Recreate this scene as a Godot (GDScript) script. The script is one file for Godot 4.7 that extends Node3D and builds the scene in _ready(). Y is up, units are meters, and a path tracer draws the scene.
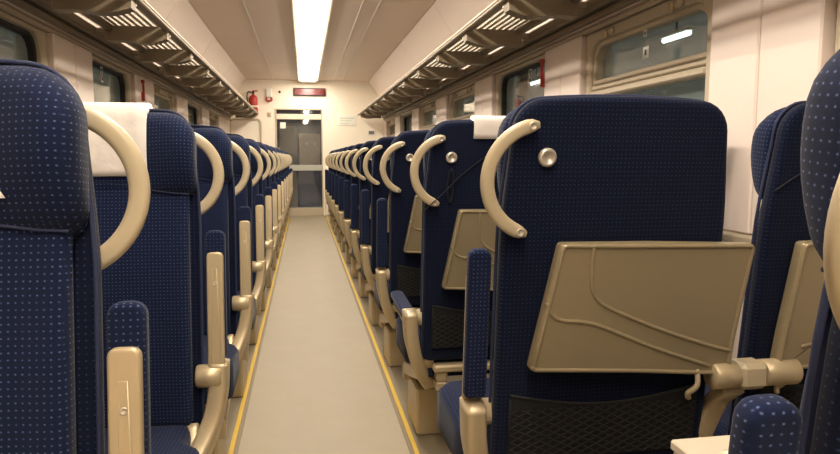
extends Node3D
# A railway coach at night, seen along the aisle: x across, z towards the camera, y up, metres.

const AISLE := -0.034        # centre of the aisle
const HALF := 0.339          # from there to the side of a seat
const SEAT_W := 0.45
const PAIR := 0.58           # from the aisle seat to the window seat
const PITCH := 0.847
const LEAN := 6.0
const SEAT_Y := 0.42         # where the backrest starts
const END_Z := -12.28
const REAR_Z := 2.2
const WALL_X := 1.38
const CEIL_Y := 2.45

var M := {}
var used := {}
var shared := {}

# ------------------------------------------------------------------ helpers

func numbered(n: String) -> String:
	var k: int = used.get(n, 0)
	used[n] = k + 1
	return n if k == 0 else "%s_%03d" % [n, k]

func tag(o: Node, label := "", category := "", group := "", kind := "") -> Node:
	if label: o.set_meta("label", label)
	if category: o.set_meta("category", category)
	if group: o.set_meta("group", group)
	if kind: o.set_meta("kind", kind)
	return o

func thing(called: String, at := Vector3.ZERO, turn := 0.0) -> Node3D:
	var o := Node3D.new()
	o.name = numbered(called)
	add_child(o)
	o.position = at
	o.rotation.y = turn
	return o

func part(called: String, mesh: Mesh, mat: Material, parent: Node, xf := Transform3D()) -> MeshInstance3D:
	var o := MeshInstance3D.new()
	o.name = numbered(called) if parent == self else called
	o.mesh = mesh
	o.material_override = mat
	o.transform = xf
	o.cast_shadow = GeometryInstance3D.SHADOW_CASTING_SETTING_ON
	parent.add_child(o, true)
	return o

func at(x: float, y: float, z: float) -> Transform3D:
	return Transform3D(Basis(), Vector3(x, y, z))

func quad(st: SurfaceTool, a: Vector3, b: Vector3, c: Vector3, d: Vector3) -> void:
	for p in [a, b, c, a, c, d]: st.add_vertex(p)

func begin(smooth: bool) -> SurfaceTool:
	var st := SurfaceTool.new()
	st.begin(Mesh.PRIMITIVE_TRIANGLES)
	st.set_smooth_group(0 if smooth else 0xFFFFFFFF)
	return st

func finish(st: SurfaceTool) -> ArrayMesh:
	st.generate_normals()
	return st.commit()

# a box with chamfered edges, between two corners, added to st
func add_box(st: SurfaceTool, lo: Vector3, hi: Vector3, r := 0.003, xf := Transform3D()) -> void:
	var c := (lo + hi) / 2.0
	var h := (hi - lo) / 2.0
	var q := minf(r, minf(h.x, minf(h.y, h.z)) * 0.9)
	var i := h - Vector3(q, q, q)
	for ax in 3:
		var u := (ax + 1) % 3
		var v := (ax + 2) % 3
		for s in [-1.0, 1.0]:
			var p := []
			for k in [[-1, -1], [1, -1], [1, 1], [-1, 1]]:
				var e := Vector3()
				e[ax] = s * h[ax]; e[u] = k[0] * i[u]; e[v] = k[1] * i[v]
				p.append(xf * (c + e))
			if s > 0: quad(st, p[0], p[3], p[2], p[1])
			else: quad(st, p[0], p[1], p[2], p[3])
		for s in [-1.0, 1.0]:
			for t in [-1.0, 1.0]:
				var p := []
				for k in [[0, -1], [0, 1], [1, 1], [1, -1]]:
					var e := Vector3()
					e[ax] = k[1] * i[ax]
					e[u] = s * (h[u] if k[0] == 0 else i[u])
					e[v] = t * (i[v] if k[0] == 0 else h[v])
					p.append(xf * (c + e))
				if s * t > 0: quad(st, p[0], p[3], p[2], p[1])
				else: quad(st, p[0], p[1], p[2], p[3])
	for sx in [-1.0, 1.0]:
		for sy in [-1.0, 1.0]:
			for sz in [-1.0, 1.0]:
				var a := xf * (c + Vector3(sx * h.x, sy * i.y, sz * i.z))
				var b := xf * (c + Vector3(sx * i.x, sy * h.y, sz * i.z))
				var d := xf * (c + Vector3(sx * i.x, sy * i.y, sz * h.z))
				for p in ([a, d, b] if sx * sy * sz > 0 else [a, b, d]): st.add_vertex(p)

func box(lo: Vector3, hi: Vector3, r := 0.003) -> ArrayMesh:
	var st := begin(false)
	add_box(st, lo, hi, r)
	return finish(st)

func boxes(list: Array, r := 0.003) -> ArrayMesh:
	var st := begin(false)
	for b in list: add_box(st, b[0], b[1], r)
	return finish(st)

# rings of equal length joined by quads; caps by a fan
func skin(st: SurfaceTool, rings: Array, closed := true, cap := true) -> void:
	for k in rings.size() - 1:
		var a: PackedVector3Array = rings[k]
		var b: PackedVector3Array = rings[k + 1]
		var n := a.size()
		for j in (n if closed else n - 1):
			var l := (j + 1) % n
			quad(st, a[j], a[l], b[l], b[j])
	if cap:
		for e in [[rings[0], true], [rings[-1], false]]:
			var r: PackedVector3Array = e[0]
			var m := Vector3()
			for p in r: m += p
			m /= r.size()
			for j in r.size():
				var l := (j + 1) % r.size()
				for p in ([m, r[l], r[j]] if e[1] else [m, r[j], r[l]]): st.add_vertex(p)

# cross-section (2D, closed) carried along a path; side gives the direction of the section's x
func add_sweep(st: SurfaceTool, path: Array, section: PackedVector2Array, side: Vector3, scales := []) -> void:
	var rings := []
	for k in path.size():
		var t: Vector3 = (path[mini(k + 1, path.size() - 1)] - path[maxi(k - 1, 0)]).normalized()
		var sx := (side - t * side.dot(t)).normalized()
		var sy := t.cross(sx)
		var f: float = scales[k] if scales.size() else 1.0
		var ring := PackedVector3Array()
		for p in section: ring.append(path[k] + (sx * p.x + sy * p.y) * f)
		rings.append(ring)
	skin(st, rings)

func sweep(path: Array, section: PackedVector2Array, side: Vector3, scales := []) -> ArrayMesh:
	var st := begin(true)
	add_sweep(st, path, section, side, scales)
	return finish(st)

func circle(r: float, n := 10) -> PackedVector2Array:
	var o := PackedVector2Array()
	for k in n: o.append(Vector2(cos(TAU * k / n), sin(TAU * k / n)) * r)
	return o

func round_rect(lo: Vector2, hi: Vector2, radii: Array, per := 6) -> PackedVector2Array:
	# corners in the order lower left, lower right, upper right, upper left (counter-clockwise)
	var o := PackedVector2Array()
	var c := [lo, Vector2(hi.x, lo.y), hi, Vector2(lo.x, hi.y)]
	for k in 4:
		var r: float = radii[k]
		var m: Vector2 = c[k] + Vector2(r if k in [0, 3] else -r, r if k < 2 else -r)
		for j in per:
			var a := PI + PI / 2 * k + PI / 2 * j / (per - 1)
			o.append(m + Vector2(cos(a), sin(a)) * r)
	return o

# many more points along the straight runs of an outline
func dense(o: PackedVector2Array, step: float) -> PackedVector2Array:
	var r := PackedVector2Array()
	for k in o.size():
		var a := o[k]
		var b := o[(k + 1) % o.size()]
		var n := maxi(1, int(ceil(a.distance_to(b) / step)))
		for j in n: r.append(a.lerp(b, float(j) / n))
	return r

# upholstered or moulded slab: outline in x, y; flat back at zb; front at z = front(p); edges rounded by r
func pad(outline: PackedVector2Array, zb: float, front: Callable, r: float, inner := 6, rb := -1.0) -> ArrayMesh:
	var n := outline.size()
	var back_r := r if rb < 0 else rb
	var m := Vector2()
	for p in outline: m += p
	m /= n
	var inset := func(d: float) -> PackedVector2Array:
		var q := PackedVector2Array()
		for k in n:
			var t := (outline[(k + 1) % n] - outline[(k + n - 1) % n]).normalized()
			q.append(outline[k] - Vector2(t.y, -t.x) * d)
		return q
	var st := begin(true)
	var rings := []
	var ring := func(o: PackedVector2Array, s: float, z0: float, use_front: bool) -> void:
		var q := PackedVector3Array()
		for p in o:
			var w := m + (p - m) * s
			q.append(Vector3(w.x, w.y, (front.call(w) if use_front else zb) + z0))
		rings.append(q)
	var ob: PackedVector2Array = inset.call(back_r)
	var of: PackedVector2Array = inset.call(r)
	ring.call(ob, 0.03, 0.0, false)
	ring.call(ob, 0.5, 0.0, false)
	ring.call(ob, 0.985, 0.0, false)
	ring.call(ob, 1.0, 0.0, false)
	for k in range(1, 4):
		var a := PI / 2 * k / 3
		ring.call(inset.call(back_r * (1 - sin(a))), 1.0, -back_r * (1 - cos(a)), false)
	for k in range(0, 4):
		var a := PI / 2 * k / 4
		ring.call(inset.call(r * (1 - cos(a))), 1.0, r * (1 - sin(a)), true)
	ring.call(of, 1.0, 0.0, true)
	ring.call(of, 0.985, 0.0, true)
	for k in range(1, inner):
		ring.call(of, 1.0 - float(k) / inner, 0.0, true)
	ring.call(of, 0.03, 0.0, true)
	skin(st, rings)
	return finish(st)

func flat(z: float) -> Callable:
	return func(_p): return z

# a frame between two outlines with the same number of points, in x, y, from z0 to z1
func ring_mesh(outer: PackedVector2Array, inner: PackedVector2Array, z0: float, z1: float, bev := 0.004) -> ArrayMesh:
	var st := begin(false)
	var n := outer.size()
	var rings := []
	var mk := func(o: PackedVector2Array, other: PackedVector2Array, f: float, z: float) -> void:
		var q := PackedVector3Array()
		for k in n:
			var d := (other[k] - o[k])
			var p := o[k] + d.normalized() * f
			q.append(Vector3(p.x, p.y, z))
		rings.append(q)
	mk.call(outer, inner, 0.0, z0)
	mk.call(outer, inner, 0.0, z1 - bev)
	mk.call(outer, inner, bev, z1)
	mk.call(inner, outer, bev, z1)
	mk.call(inner, outer, 0.0, z1 - bev)
	mk.call(inner, outer, 0.0, z0)
	mk.call(outer, inner, 0.0, z0)
	skin(st, rings, true, false)
	return finish(st)

# profile of (radius, height) turned about y
func lathe(profile: Array, n := 16) -> ArrayMesh:
	var st := begin(true)
	var rings := []
	for p in profile:
		var q := PackedVector3Array()
		for k in n:
			var a := -TAU * k / n
			q.append(Vector3(cos(a) * p[0], p[1], sin(a) * p[0]))
		rings.append(q)
	skin(st, rings)
	return finish(st)

# polygon in z, y carried along x
func prism_x(poly: PackedVector2Array, x0: float, x1: float) -> ArrayMesh:
	var st := begin(false)
	var idx := Geometry2D.triangulate_polygon(poly)
	for k in range(0, idx.size(), 3):
		for s in [0, 1]:
			for j in ([0, 1, 2] if s == 0 else [0, 2, 1]):
				var p := poly[idx[k + j]]
				st.add_vertex(Vector3(x0 if s == 0 else x1, p.y, p.x))
	for k in poly.size():
		var a := poly[k]
		var b := poly[(k + 1) % poly.size()]
		quad(st, Vector3(x0, a.y, a.x), Vector3(x1, a.y, a.x), Vector3(x1, b.y, b.x), Vector3(x0, b.y, b.x))
	return finish(st)

func spline(pts: Array, per := 8) -> Array:
	var o := []
	var n := pts.size()
	for k in n - 1:
		for j in per:
			var t := float(j) / per
			o.append((pts[k] as Vector3).cubic_interpolate(pts[k + 1], pts[maxi(k - 1, 0)], pts[mini(k + 2, n - 1)], t))
	o.append(pts[n - 1])
	return o

# ------------------------------------------------------------------ materials

func mat(color: Color, rough := 0.6, metal := 0.0) -> StandardMaterial3D:
	var m := StandardMaterial3D.new()
	m.albedo_color = color
	m.roughness = rough
	m.metallic = metal
	return m

func noise_tex(seed_: int, freq: float, lo: Color, hi: Color, size := 256) -> NoiseTexture2D:
	var n := FastNoiseLite.new()
	n.seed = seed_
	n.frequency = freq
	n.fractal_octaves = 4
	var g := Gradient.new()
	g.set_color(0, lo)
	g.set_color(1, hi)
	var t := NoiseTexture2D.new()
	t.width = size
	t.height = size
	t.seamless = true
	t.noise = n
	t.color_ramp = g
	return t

func fabric(base: Color, dot: Color, tile: float) -> StandardMaterial3D:
	var rng := RandomNumberGenerator.new()
	rng.seed = 7
	var im := Image.create(128, 128, false, Image.FORMAT_RGB8)
	var hm := Image.create(128, 128, false, Image.FORMAT_RGB8)
	for y in 128:
		for x in 128:
			var w := 0.86 + 0.28 * rng.randf() * (0.6 + 0.4 * ((x + y) % 2))
			im.set_pixel(x, y, Color(base.r * w, base.g * w, base.b * w))
			var h := 0.4 + 0.2 * rng.randf() + (0.12 if (x / 2 + y / 2) % 2 == 0 else 0.0)
			hm.set_pixel(x, y, Color(h, h, h))
	for j in 8:
		for i in 8:
			var cx := i * 16 + 8 + (0 if j % 2 == 0 else 1)
			var cy := j * 16 + 8
			var k := 0.75 + 0.5 * rng.randf()
			for y in range(-3, 3):
				for x in range(-3, 4):
					var f := clampf(1.35 - Vector2(x, y * 1.3).length() / 2.6, 0.0, 1.0) * k
					var p := im.get_pixel(cx + x, cy + y)
					im.set_pixel(cx + x, cy + y, p.lerp(dot, clampf(f, 0, 1)))
	var m := mat(Color.WHITE, 0.92)
	m.albedo_texture = ImageTexture.create_from_image(im)
	m.uv1_triplanar = true
	m.uv1_triplanar_sharpness = 6.0
	m.uv1_scale = Vector3.ONE / tile
	m.heightmap_enabled = true
	m.heightmap_texture = ImageTexture.create_from_image(hm)
	m.heightmap_scale = 0.06
	m.metallic_specular = 0.25
	m.rim_enabled = true
	m.rim = 0.15
	m.rim_tint = 0.3
	return m

func make_materials() -> void:
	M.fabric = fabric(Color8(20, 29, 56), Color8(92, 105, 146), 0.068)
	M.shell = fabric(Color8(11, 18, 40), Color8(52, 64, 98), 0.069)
	M.piping = mat(Color8(38, 45, 74), 0.85)
	M.black = mat(Color8(14, 14, 16), 0.85)
	M.net = mat(Color8(26, 25, 27), 0.8)
	M.metal = mat(Color8(194, 176, 142), 0.36, 0.35)          # champagne lacquer
	M.tray = mat(Color8(160, 145, 114), 0.34, 0.35)
	M.handle = mat(Color8(186, 171, 141), 0.38)
	M.chrome = mat(Color8(205, 196, 180), 0.42, 0.6)
	M.wall = mat(Color8(240, 224, 212), 0.45)
	M.wall.roughness_texture = noise_tex(5, 0.02, Color(0.85, 0.85, 0.85), Color.WHITE)
	M.wall.uv1_triplanar = true
	M.ceiling = mat(Color8(226, 210, 196), 0.5)
	M.frame = mat(Color8(196, 182, 158), 0.4, 0.15)
	M.gasket = mat(Color8(24, 24, 22), 0.6)
	M.endwall = mat(Color8(246, 236, 216), 0.5)
	M.rack_lip = mat(Color8(206, 190, 166), 0.45)
	M.rack = mat(Color8(134, 120, 98), 0.5, 0.1)
	M.slat = mat(Color8(176, 164, 140), 0.45, 0.2)
	M.lip = mat(Color8(226, 212, 190), 0.4)
	M.cloth = mat(Color8(226, 218, 210), 0.9)
	M.cloth.heightmap_enabled = true
	M.cloth.heightmap_texture = noise_tex(9, 0.01, Color.BLACK, Color.WHITE)
	M.cloth.heightmap_scale = 0.25
	M.cloth.uv1_triplanar = true
	M.cloth.uv1_scale = Vector3.ONE * 4
	M.glass = mat(Color(0.75, 0.82, 0.78, 0.12), 0.03)
	M.glass.transparency = BaseMaterial3D.TRANSPARENCY_ALPHA
	M.door_glass = mat(Color(0.8, 0.86, 0.9, 0.02), 0.02)
	M.door_glass.transparency = BaseMaterial3D.TRANSPARENCY_ALPHA
	M.floor = mat(Color.WHITE, 0.6)
	M.floor.albedo_texture = noise_tex(11, 0.01, Color8(145, 134, 112), Color8(148, 137, 115), 512)
	M.floor.roughness_texture = noise_tex(12, 0.03, Color(0.93, 0.93, 0.93), Color.WHITE)
	M.floor.uv1_triplanar = true
	M.floor.uv1_world_triplanar = true
	M.floor.uv1_scale = Vector3.ONE * 0.8
	M.floor_dark = mat(Color8(120, 104, 78), 0.6)
	M.yellow = mat(Color8(204, 168, 48), 0.55)
	M.red = mat(Color8(172, 46, 36), 0.45)
	M.display = mat(Color8(110, 18, 18), 0.18)
	M.white = mat(Color8(235, 232, 222), 0.5)
	M.green = mat(Color8(188, 204, 172), 0.6)
	M.grey = mat(Color8(120, 114, 108), 0.6)
	M.rail = mat(Color8(186, 186, 172), 0.45)
	M.dark = mat(Color8(40, 40, 42), 0.5)
	M.vest_wall = mat(Color8(140, 136, 124), 0.5)
	M.vest_blue = mat(Color8(44, 58, 104), 0.6)
	M.box = mat(Color8(214, 202, 180), 0.6)
	M.cord = mat(Color8(18, 19, 28), 0.8)
	M.tube = mat(Color8(235, 250, 244), 0.5)
	M.tube.emission_enabled = true
	M.tube.emission = Color8(225, 255, 246)
	M.tube.emission_energy_multiplier = 3.0
	M.lamp = mat(Color8(255, 244, 226), 0.5)
	M.lamp.emission_enabled = true
	M.lamp.emission = Color8(255, 240, 216)
	M.lamp.emission_energy_multiplier = 1.5

# ------------------------------------------------------------------ scene

func _ready() -> void:
	# camera: 660 pixels of focal length at a frame of 840 x 454
	var cam := Camera3D.new()
	cam.name = "camera"
	add_child(cam)
	var f := 660.0
	var up_off := (227.0 - 158.0) / f
	var pitch := atan(up_off)
	var yaw := atan((420.0 - 304.0) / f * cos(pitch))
	cam.position = Vector3(-0.095, 1.06, 0.0)
	cam.rotation = Vector3(-pitch, -yaw, 0)
	cam.fov = rad_to_deg(2.0 * atan(227.0 / f))
	cam.near = 0.02
	cam.current = true
	# night outside
	var we := WorldEnvironment.new()
	we.name = "environment"
	var env := Environment.new()
	env.background_mode = Environment.BG_COLOR
	env.background_color = Color(0.27, 0.29, 0.27)
	env.ambient_light_source = Environment.AMBIENT_SOURCE_DISABLED
	env.tonemap_mode = Environment.TONE_MAPPER_LINEAR
	env.tonemap_exposure = 1.06
	env.sdfgi_enabled = true
	env.ssao_enabled = true
	env.ssil_enabled = true
	we.environment = env
	add_child(we)
	# the strip of tubes along the ceiling
	var strip := AreaLight3D.new()
	strip.name = "ceiling_strip"
	strip.area_size = Vector2(0.16, REAR_Z - END_Z - 0.5)
	strip.light_color = Color(1.0, 0.955, 0.895)
	strip.light_energy = 24.0
	strip.area_normalize_energy = true
	strip.area_range = 20.0
	strip.shadow_enabled = true
	strip.position = Vector3(0, CEIL_Y - 0.050, (REAR_Z + END_Z) / 2)
	strip.rotation.x = -PI / 2
	add_child(strip)

	for s in [-1, 1]:
		var edge := AreaLight3D.new()
		edge.name = "ceiling_strip_side"
		edge.area_size = Vector2(REAR_Z - END_Z - 0.5, 0.034)
		edge.light_color = strip.light_color
		edge.light_energy = 9.0
		edge.area_normalize_energy = true
		edge.area_range = 20.0
		edge.shadow_enabled = true
		edge.position = Vector3(s * 0.137, CEIL_Y - 0.024, (REAR_Z + END_Z) / 2)
		edge.rotation.y = -s * PI / 2
		add_child(edge, true)

	make_materials()
	build_shell()
	build_windows()
	build_end()
	build_racks()
	build_seats()
	build_details()

func structure(called: String, label: String, category: String) -> Node3D:
	var o := thing(called)
	tag(o, label, category, "", "structure")
	return o

# ------------------------------------------------------------------ the coach body

const WIN_Y0 := 0.80
const WIN_Y1 := 1.72
const OUT_X := 1.50
# far and near edge of the windows on each side
func window_spans(s: int) -> Array:
	var o := []
	for k in range(-2, 6):
		if s > 0: o.append([-3.42 - 1.71 * k, -2.27 - 1.71 * k])
		else: o.append([-3.82 - 1.72 * k, -2.77 - 1.72 * k])
	return o.filter(func(w): return w[0] > END_Z + 0.05 and w[1] < REAR_Z)

func sbox(s: int, x0: float, x1: float, y0: float, y1: float, z0: float, z1: float, r := 0.003) -> ArrayMesh:
	return box(Vector3(minf(s * x0, s * x1), y0, z0), Vector3(maxf(s * x0, s * x1), y1, z1), r)

func build_shell() -> void:
	var fl := structure("floor", "smooth beige floor running down the aisle", "floor")
	part("floor_covering", box(Vector3(-1.52, -0.06, END_Z - 0.1), Vector3(1.52, 0, REAR_Z)), M.floor, fl)
	# yellow lines and the darker plinth strip beside them
	for s in [-1, 1]:
		var tr := structure("trim_%d" % (1 if s < 0 else 2), "yellow safety line on the floor along the seats %s" % ("facing the camera" if s < 0 else "facing away"), "floor line")
		var x: float = -0.366 if s < 0 else 0.279
		part("yellow_line", sbox(1, x, x + s * 0.017, 0, 0.004, END_Z + 0.1, REAR_Z, 0.001), M.yellow, tr)
		part("dark_edge", sbox(1, x - s * 0.016, x - s * 0.001, 0, 0.003, END_Z + 0.1, REAR_Z, 0.001), M.floor_dark, tr)
	# ceiling: two rows of panels each side of the light, then panels sloping down to the walls
	var ce := structure("ceiling", "cream ceiling panels with fine joints on both sides of the light", "ceiling")
	var zs := [END_Z, -10.15, -8.1, -6.05, -4.0, -1.95, 0.1, REAR_Z]
	part("roof_sheet", box(Vector3(-1.6, CEIL_Y + 0.03, END_Z - 2.4), Vector3(1.6, CEIL_Y + 0.09, REAR_Z + 0.1)), M.ceiling, ce)
	for s in [-1, 1]:
		for k in zs.size() - 1:
			part("ceiling_panel", sbox(s, 0.18, 0.60, CEIL_Y, CEIL_Y + 0.03, zs[k] + 0.002, zs[k + 1] - 0.002, 0.004), M.ceiling, ce)
			part("ceiling_panel", sbox(s, 0.606, 1.085, CEIL_Y, CEIL_Y + 0.03, zs[k] + 0.002, zs[k + 1] - 0.002, 0.004), M.ceiling, ce)
		for k in zs.size() - 1:
			var poly := PackedVector2Array()
			var st := begin(false)
			var a := Vector2(1.085, CEIL_Y + 0.005)
			var b := Vector2(1.43, 1.93)
			var d := (b - a).normalized()
			var nrm := Vector2(-d.y, d.x)
			var base := Basis(Vector3(s * d.x, d.y, 0), Vector3(s * nrm.x, nrm.y, 0), Vector3(0, 0, 1))
			add_box(st, Vector3(0, 0, zs[k] + 0.002), Vector3(a.distance_to(b), 0.03, zs[k + 1] - 0.002), 0.004, Transform3D(base, Vector3(s * a.x, a.y, 0)))
			part("sloping_panel", finish(st), M.ceiling, ce)
	for x in [-0.603, 0.603, 0.45]:
		part("joint_strip", box(Vector3(x - 0.005, CEIL_Y - 0.004, END_Z + 0.01), Vector3(x + 0.005, CEIL_Y + 0.002, REAR_Z), 0.002), M.white, ce)
	# side walls
	for s in [-1, 1]:
		var w := structure("wall_left" if s < 0 else "wall_right", "cream coach side wall with proud panels between the windows, %s" % ("behind the seats facing the camera" if s < 0 else "beside the seats facing away"), "wall")
		part("outer_sheet", boxes([
			[Vector3(s * OUT_X, 0, END_Z).min(Vector3(s * (OUT_X + .06), 0, END_Z)), Vector3(s * OUT_X, WIN_Y0, REAR_Z).max(Vector3(s * (OUT_X + .06), WIN_Y0, REAR_Z))],
			[Vector3(s * OUT_X, WIN_Y1, END_Z).min(Vector3(s * (OUT_X + .06), WIN_Y1, END_Z)), Vector3(s * OUT_X, CEIL_Y + .04, REAR_Z).max(Vector3(s * (OUT_X + .06), CEIL_Y + .04, REAR_Z))]]), M.wall, w)
		part("upper_panel", sbox(s, WALL_X + 0.05, OUT_X, WIN_Y1 + 0.02, 1.99, END_Z, REAR_Z), M.wall, w)
		part("cornice", sbox(s, WALL_X - 0.012, WALL_X + 0.05, 1.745, 1.80, END_Z, REAR_Z, 0.008), M.wall, w)
		part("cornice_bead", sbox(s, WALL_X + 0.01, WALL_X + 0.05, 1.715, 1.742, END_Z, REAR_Z, 0.008), M.frame, w)
		part("lower_panel", sbox(s, WALL_X + 0.02, OUT_X, 0.0, WIN_Y0 - 0.04, END_Z, REAR_Z), M.wall, w)
		part("sill", sbox(s, WALL_X - 0.01, OUT_X, WIN_Y0 - 0.04, WIN_Y0, END_Z, REAR_Z, 0.01), M.frame, w)
		part("heater_duct", sbox(s, WALL_X - 0.012, WALL_X + 0.02, 0.02, 0.22, END_Z + 0.05, REAR_Z, 0.015), M.metal, w)
		var spans := window_spans(s)
		var edges := [REAR_Z]
		for sp in spans: edges.append_array([sp[1], sp[0]])
		edges.append(END_Z)
		for k in range(0, edges.size(), 2):
			var z1: float = edges[k]
			var z0: float = edges[k + 1]
			if z1 - z0 < 0.05: continue
			part("pier_core", sbox(s, WALL_X + 0.055, OUT_X + 0.06, WIN_Y0, WIN_Y1 + 0.01, z0 + 0.002, z1 - 0.002), M.wall, w)
			var mid := (z0 + z1) / 2
			part("wall_panel", sbox(s, WALL_X, WALL_X + 0.053, WIN_Y0 + 0.002, 1.714, z0 + 0.012, mid - 0.003, 0.006), M.wall, w)
			part("wall_panel", sbox(s, WALL_X, WALL_X + 0.053, WIN_Y0 + 0.002, 1.714, mid + 0.003, z1 - 0.012, 0.006), M.wall, w)
	var rear := structure("wall_rear", "plain cream end wall closing the coach behind the camera", "wall")
	part("wall_sheet", box(Vector3(-1.56, 0, REAR_Z), Vector3(1.56, CEIL_Y + 0.05, REAR_Z + 0.08)), M.endwall, rear)
	# the light fitting
	var li := thing("ceiling_light", Vector3(0, CEIL_Y, 0))
	tag(li, "long glowing white strip light along the middle of the ceiling", "light")
	for s in [-1, 1]:
		part("side_rail", sbox(s, 0.142, 0.178, -0.031, 0.03, END_Z + 0.12, REAR_Z - 0.12, 0.005), M.lip, li)
	part("back_tray", box(Vector3(-0.142, 0.012, END_Z + 0.12), Vector3(0.142, 0.03, REAR_Z - 0.12)), M.lip, li)
	part("end_cap", box(Vector3(-0.178, -0.044, END_Z + 0.10), Vector3(0.178, 0.03, END_Z + 0.12)), M.lip, li)
	var ls := [END_Z + 0.122, -8.8, -5.85, -2.9, 0.05, REAR_Z - 0.122]
	for k in ls.size() - 1:
		part("diffuser", box(Vector3(-0.130, -0.042, ls[k] + 0.006), Vector3(0.130, 0.010, ls[k + 1] - 0.006), 0.012), M.lamp, li)
		part("joint_clip", box(Vector3(-0.16, -0.024, ls[k + 1] - 0.012), Vector3(-0.136, -0.01, ls[k + 1] + 0.012)), M.frame, li)

func build_windows() -> void:
	var n := 0
	var hopper := {1: [0, 2, 3, 5], -1: [2, 4]}
	for s in [-1, 1]:
		var i := -1
		for sp in window_spans(s):
			i += 1
			n += 1
			var first := -2 if s > 0 else -2
			var k := i + first
			var has_hopper: bool = k in hopper[s]
			var row: String = ["behind the camera", "level with the camera", "nearest", "second", "third", "fourth", "fifth", "sixth"][i]
			var side := "beside the seats facing the camera" if s < 0 else "beside the seats facing away"
			var w := structure("window_%d" % n, "%s coach window %s, %s" % ["tilting" if has_hopper else "fixed", side, row + " in view" if i > 1 else row], "window")
			var zc: float = (sp[0] + sp[1]) / 2
			var hw: float = (sp[1] - sp[0]) / 2 - 0.003
			# local: x along the coach, y up, z towards the room
			w.position = Vector3(s * (OUT_X - 0.06), 0, zc)
			w.rotation.y = -s * PI / 2
			var outer := round_rect(Vector2(-hw, WIN_Y0 + 0.003), Vector2(hw, WIN_Y1 - 0.008), [0.004, 0.004, 0.004, 0.004], 8)
			var b := 0.055 if has_hopper else 0.06
			var inner := round_rect(Vector2(-hw + b, WIN_Y0 + 0.05), Vector2(hw - b, WIN_Y1 - (0.062 if has_hopper else 0.03)), [0.1, 0.1, 0.1, 0.1], 8)
			part("window_frame", ring_mesh(outer, inner, -0.03, 0.03, 0.012), M.frame, w)
			var g2 := round_rect(Vector2(-hw + b + 0.022, WIN_Y0 + 0.072), Vector2(hw - b - 0.022, WIN_Y1 - (0.084 if has_hopper else 0.052)), [0.085, 0.085, 0.085, 0.085], 8)
			var g1 := round_rect(Vector2(-hw + b - 0.004, WIN_Y0 + 0.046), Vector2(hw - b + 0.004, WIN_Y1 - (0.058 if has_hopper else 0.026)), [0.1, 0.1, 0.1, 0.1], 8)
			part("gasket", ring_mesh(g1, g2, -0.035, 0.0 if not has_hopper else 0.012, 0.006), M.gasket if not has_hopper else M.frame, w)
			part("pane", box(Vector3(-hw, WIN_Y0 + 0.004, -0.044), Vector3(hw, WIN_Y1 - 0.008, -0.038), 0.001), M.glass, w)
			if has_hopper:
				part("transom", box(Vector3(-hw + b, 1.375, -0.035), Vector3(hw - b, 1.408, 0.034), 0.008), M.frame, w)
				part("sash_rail", box(Vector3(-hw + b, 1.414, -0.035), Vector3(hw - b, 1.436, 0.022), 0.006), M.frame, w)
				part("sash_rail", box(Vector3(-hw + b, 1.442, -0.035), Vector3(hw - b, 1.466, 0.014), 0.006), M.frame, w)
				for e in [-0.3, 0.3]:
					var c := part("sash_catch", box(Vector3(e - 0.055, 1.662, 0.02), Vector3(e + 0.055, 1.70, 0.05), 0.012), M.frame, w)
					part("catch_lever", box(Vector3(e - 0.015, 1.648, 0.045), Vector3(e + 0.015, 1.69, 0.062), 0.006), M.metal, c)

# ------------------------------------------------------------------ end wall, door, vestibule

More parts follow.
